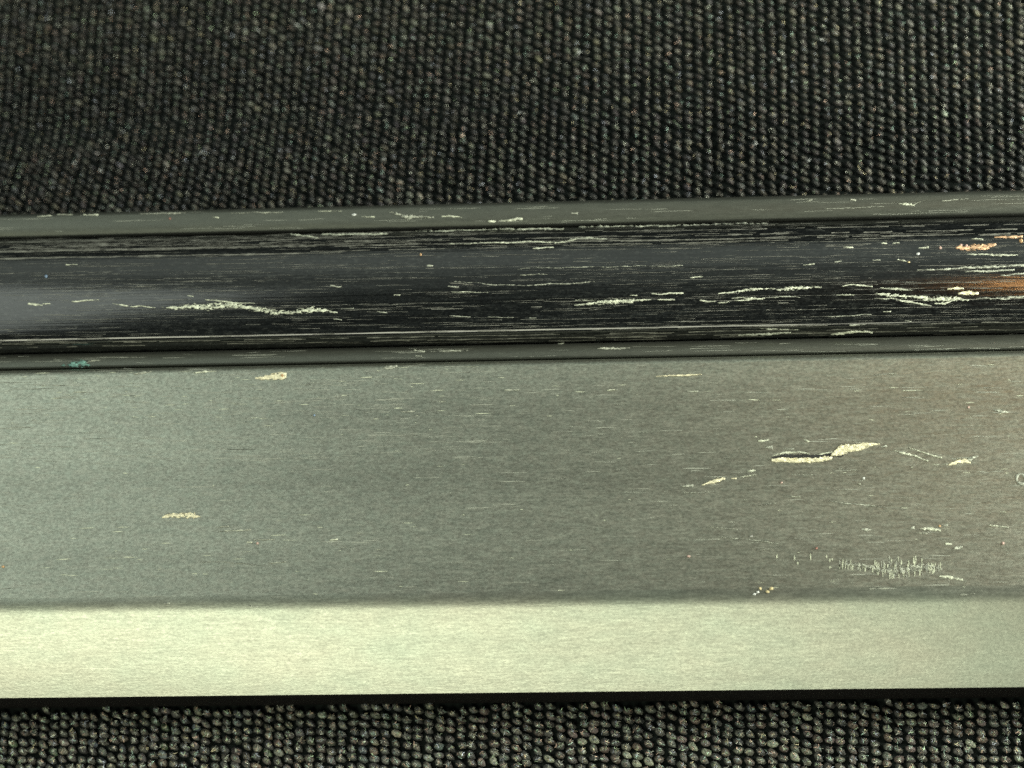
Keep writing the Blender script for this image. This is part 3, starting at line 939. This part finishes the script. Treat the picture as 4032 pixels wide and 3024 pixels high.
Vb, Fb, Cb = [], [], []
off = 0
proto = {}
fib = []
for i in range(len(pts)):
    L, Wd, H, rot = knot_xf(i)
    x, y = pts[i, 0], pts[i, 1]
    z = float(zfab(x, y)) + 2 * U
    kk = int(rng.integers(6))
    c = knot_col(i)
    v, f = LOOPS[kk]
    ca, sa = math.cos(rot), math.sin(rot)
    if single[i]:
        cidx = int(rng.integers(4))
        key = (kk, cidx)
        if key not in proto:
            me_o = np_mesh("stitch", v * np.array([21.5 * U, 14.5 * U, 12.5 * U]), f, M_YARN, cloth)
            at = me_o.data.color_attributes.new("yarn_colour", 'FLOAT_COLOR', 'POINT')
            at.data.foreach_set('color', np.tile(np.append(c, 1.0), len(v)).astype(np.float32))
            proto[key] = me_o
            o = me_o
        else:
            o = proto[key].copy()
            COL.objects.link(o)
            o.parent = cloth
        o.location = (x, y, z)
        o.rotation_euler = (0.0, 0.12, rot)
        o.scale = (L / (21.5 * U), Wd / (14.5 * U), H / (12.5 * U))
    else:
        w = v * np.array([L, Wd, H])
        w = np.stack([w[:, 0] * ca - w[:, 1] * sa + x, w[:, 0] * sa + w[:, 1] * ca + y, w[:, 2] + z - v[:, 0] * 2 * U], -1)
        Vb.append(w); Fb.append(f + off); off += len(v)
        Cb.append(np.tile(np.append(c, 1.0), (len(v), 1)))
    # loose fibres curling over the knot, their pale colour painted as sparkle
    nf = 9 if lower[i] else (2 if rng.random() < .5 else 1)
    for _ in range(nf):
        a = rot + rng.normal(0, .5) + (math.pi / 2 if rng.random() < .45 else 0)
        ln = rng.uniform(8, 20) * U
        ox, oy = rng.normal(0, 5, 2) * U
        fib.append((x + ox, y + oy, z, a, ln, H, rng.uniform(1.2, 2.5) * U, rng.normal(0, .6)))
kn = np_mesh("stitches", np.concatenate(Vb), np.concatenate(Fb), M_YARN, cloth)
at = kn.data.color_attributes.new("yarn_colour", 'FLOAT_COLOR', 'POINT')
at.data.foreach_set('color', np.concatenate(Cb).astype(np.float32).ravel())
kn['kind'] = "stuff"

M_FIB = plain("pale_fibre", (0.36, 0.37, 0.32), 0.40)
for k in range(150):                          # longer stray hairs lying over the weave
    i = int(rng.integers(len(pts)))
    fib.append((pts[i, 0], pts[i, 1], float(zfab(pts[i, 0], pts[i, 1])) + 8 * U, rng.uniform(0, 3.14), rng.uniform(22, 60) * U, 13 * U, 1.4 * U, rng.normal(0, 1.2)))
V, F, FC = [], [], []
FT = [(1, 1, 1), (1, 1, 1), (1, 1, 1), (1.15, 1, .75), (.85, 1.1, .85), (.75, 1.05, 1.05), (1.25, .85, .8), (.85, .9, 1.25)]  # fibre tints, painted as coloured glints
for (x, y, z, a, ln, H, w, bend) in fib:
    b0 = len(V)
    fc = np.append(np.array([0.36, 0.37, 0.31]) * math.exp(rng.normal(0, .5)) * FT[int(rng.integers(len(FT)))], 1.0)
    FC.append(np.tile(fc, (12, 1)))
    for k in range(4):
        t = k / 3 - .5
        aa = a + bend * t * 2
        cx_, cy_ = x + math.cos(aa) * ln * t, y + math.sin(aa) * ln * t
        zz = z + H * (1.12 - 1.6 * t * t * min(1.0, ln / (24 * U)))
        nxn, nyn = -math.sin(aa) * w / 2, math.cos(aa) * w / 2
        V.append((cx_ + nxn, cy_ + nyn, zz)); V.append((cx_, cy_, zz + w * .5)); V.append((cx_ - nxn, cy_ - nyn, zz))
    for k in range(3):
        q = b0 + 3 * k
        F.append((q, q + 3, q + 4, q + 1)); F.append((q + 1, q + 4, q + 5, q + 2))
fo = np_mesh("loose_fibres", V, F, M_YARN, cloth)
at = fo.data.color_attributes.new("yarn_colour", 'FLOAT_COLOR', 'POINT')
at.data.foreach_set('color', np.concatenate(FC).astype(np.float32).ravel())
fo['kind'] = "stuff"

def curl(px, py, r_, lab):
    r = random.Random(lab)
    P = on_z(px, py, 10 * U)
    V, F = [], []
    n, m = 12, 5
    a0, a1 = r.uniform(0, 6.28), r.uniform(2.2, 4.6)
    for i in range(n):
        f = i / (n - 1)
        a = a0 + a1 * f
        rr = r_ * (.55 + .6 * f)
        cx_, cy_, cz_ = rr * math.cos(a), rr * .7 * math.sin(a), 5 * math.sin(f * 3) + 2
        th = 2.4 * math.sin(math.pi * (0.12 + .76 * f)) + .4
        for j in range(m):
            bb = 2 * math.pi * j / m
            V.append(((cx_ + th * math.cos(bb) * math.cos(a)) * U, (cy_ + th * math.cos(bb) * math.sin(a)) * U, (cz_ + th * math.sin(bb)) * U))
    for i in range(n - 1):
        for j in range(m):
            F.append((i * m + j, (i + 1) * m + j, (i + 1) * m + (j + 1) % m, i * m + (j + 1) % m))
    F.append(tuple(range(m))); F.append(tuple((n - 1) * m + j for j in reversed(range(m))))
    o = mesh_obj("lint", V, F, PAL["white"])
    o.location = (P[0], P[1], float(zfab(P[0], P[1])) + 10 * U)
    o['label'] = lab; o['category'] = "lint"; o['group'] = "lint bits on the cloth"


# bits of lint on the cloth behind the bar
for x, y, r_, lab in [
    (412, 414, 9, "bright lint curl on the dark cloth, upper left"),
    (745, 525, 10, "round pale lint speck on the dark cloth left of centre"),
    (345, 595, 9, "pale lint speck just above the bar at the left"),
    (233, 560, 8, "faint curled lint on the dark cloth near the left edge"),
    (1497, 585, 10, "bright lint speck on the cloth above the pale scrape's right end"),
    (2030, 395, 10, "bright lint speck on the cloth above the middle of the bar"),
    (1480, 340, 9, "small lint speck high on the cloth, left of the middle"),
    (970, 25, 10, "pale lint speck at the top edge, left half"),
    (1130, 10, 9, "small lint speck cut by the top edge, right of the pale one"),
    (2280, 165, 9, "lint speck near the top, just right of the middle"),
    (3235, 145, 10, "bright lint speck high on the knotted cloth to the right"),
    (3062, 225, 10, "bright lint speck on the right cloth, below the highest one"),
    (3178, 625, 12, "curled white lint above the bar, right of centre"),
    (2970, 555, 11, "whitish lint speck above the bar on the right, left of the curl"),
]:
    curl(x, y, r_, lab)
px, py = conv(7, 1205, 1247)
blob("dust_speck", px, py, 9, 8, 0, PAL["pink"], "pink speck on the cloth just below the bar, left half", "dust speck", None, False, 14 * U)

if False:
    for nm, q in (("top", SH_UP[0]), ("rail0", RAIL[0]), ("rail1", RAIL[-1]), ("face0", FACE[0]), ("bev", BEVEL[0]), ("bevend", be)):
        pass
import os
if os.environ.get("DBG"):
    for nm, q in (("top", SH_UP[0]), ("rail0", RAIL[0]), ("rail1", RAIL[-1]), ("face0", FACE[0]), ("bev", BEVEL[6]), ("bevend", be)):
        r = []
        for tx in (0, 4032):
            xw = 0.0
            for _ in range(20):
                u_, v_ = project(np.array([xw, q[0], q[1]])); xw += (tx - u_) * U
            r.append(round(float(v_)))
        print("DBG", nm, r)
    print("DBG knots", len(pts), single.sum(), "tris", sum(len(o.data.polygons) for o in bpy.data.objects if o.type == 'MESH'))
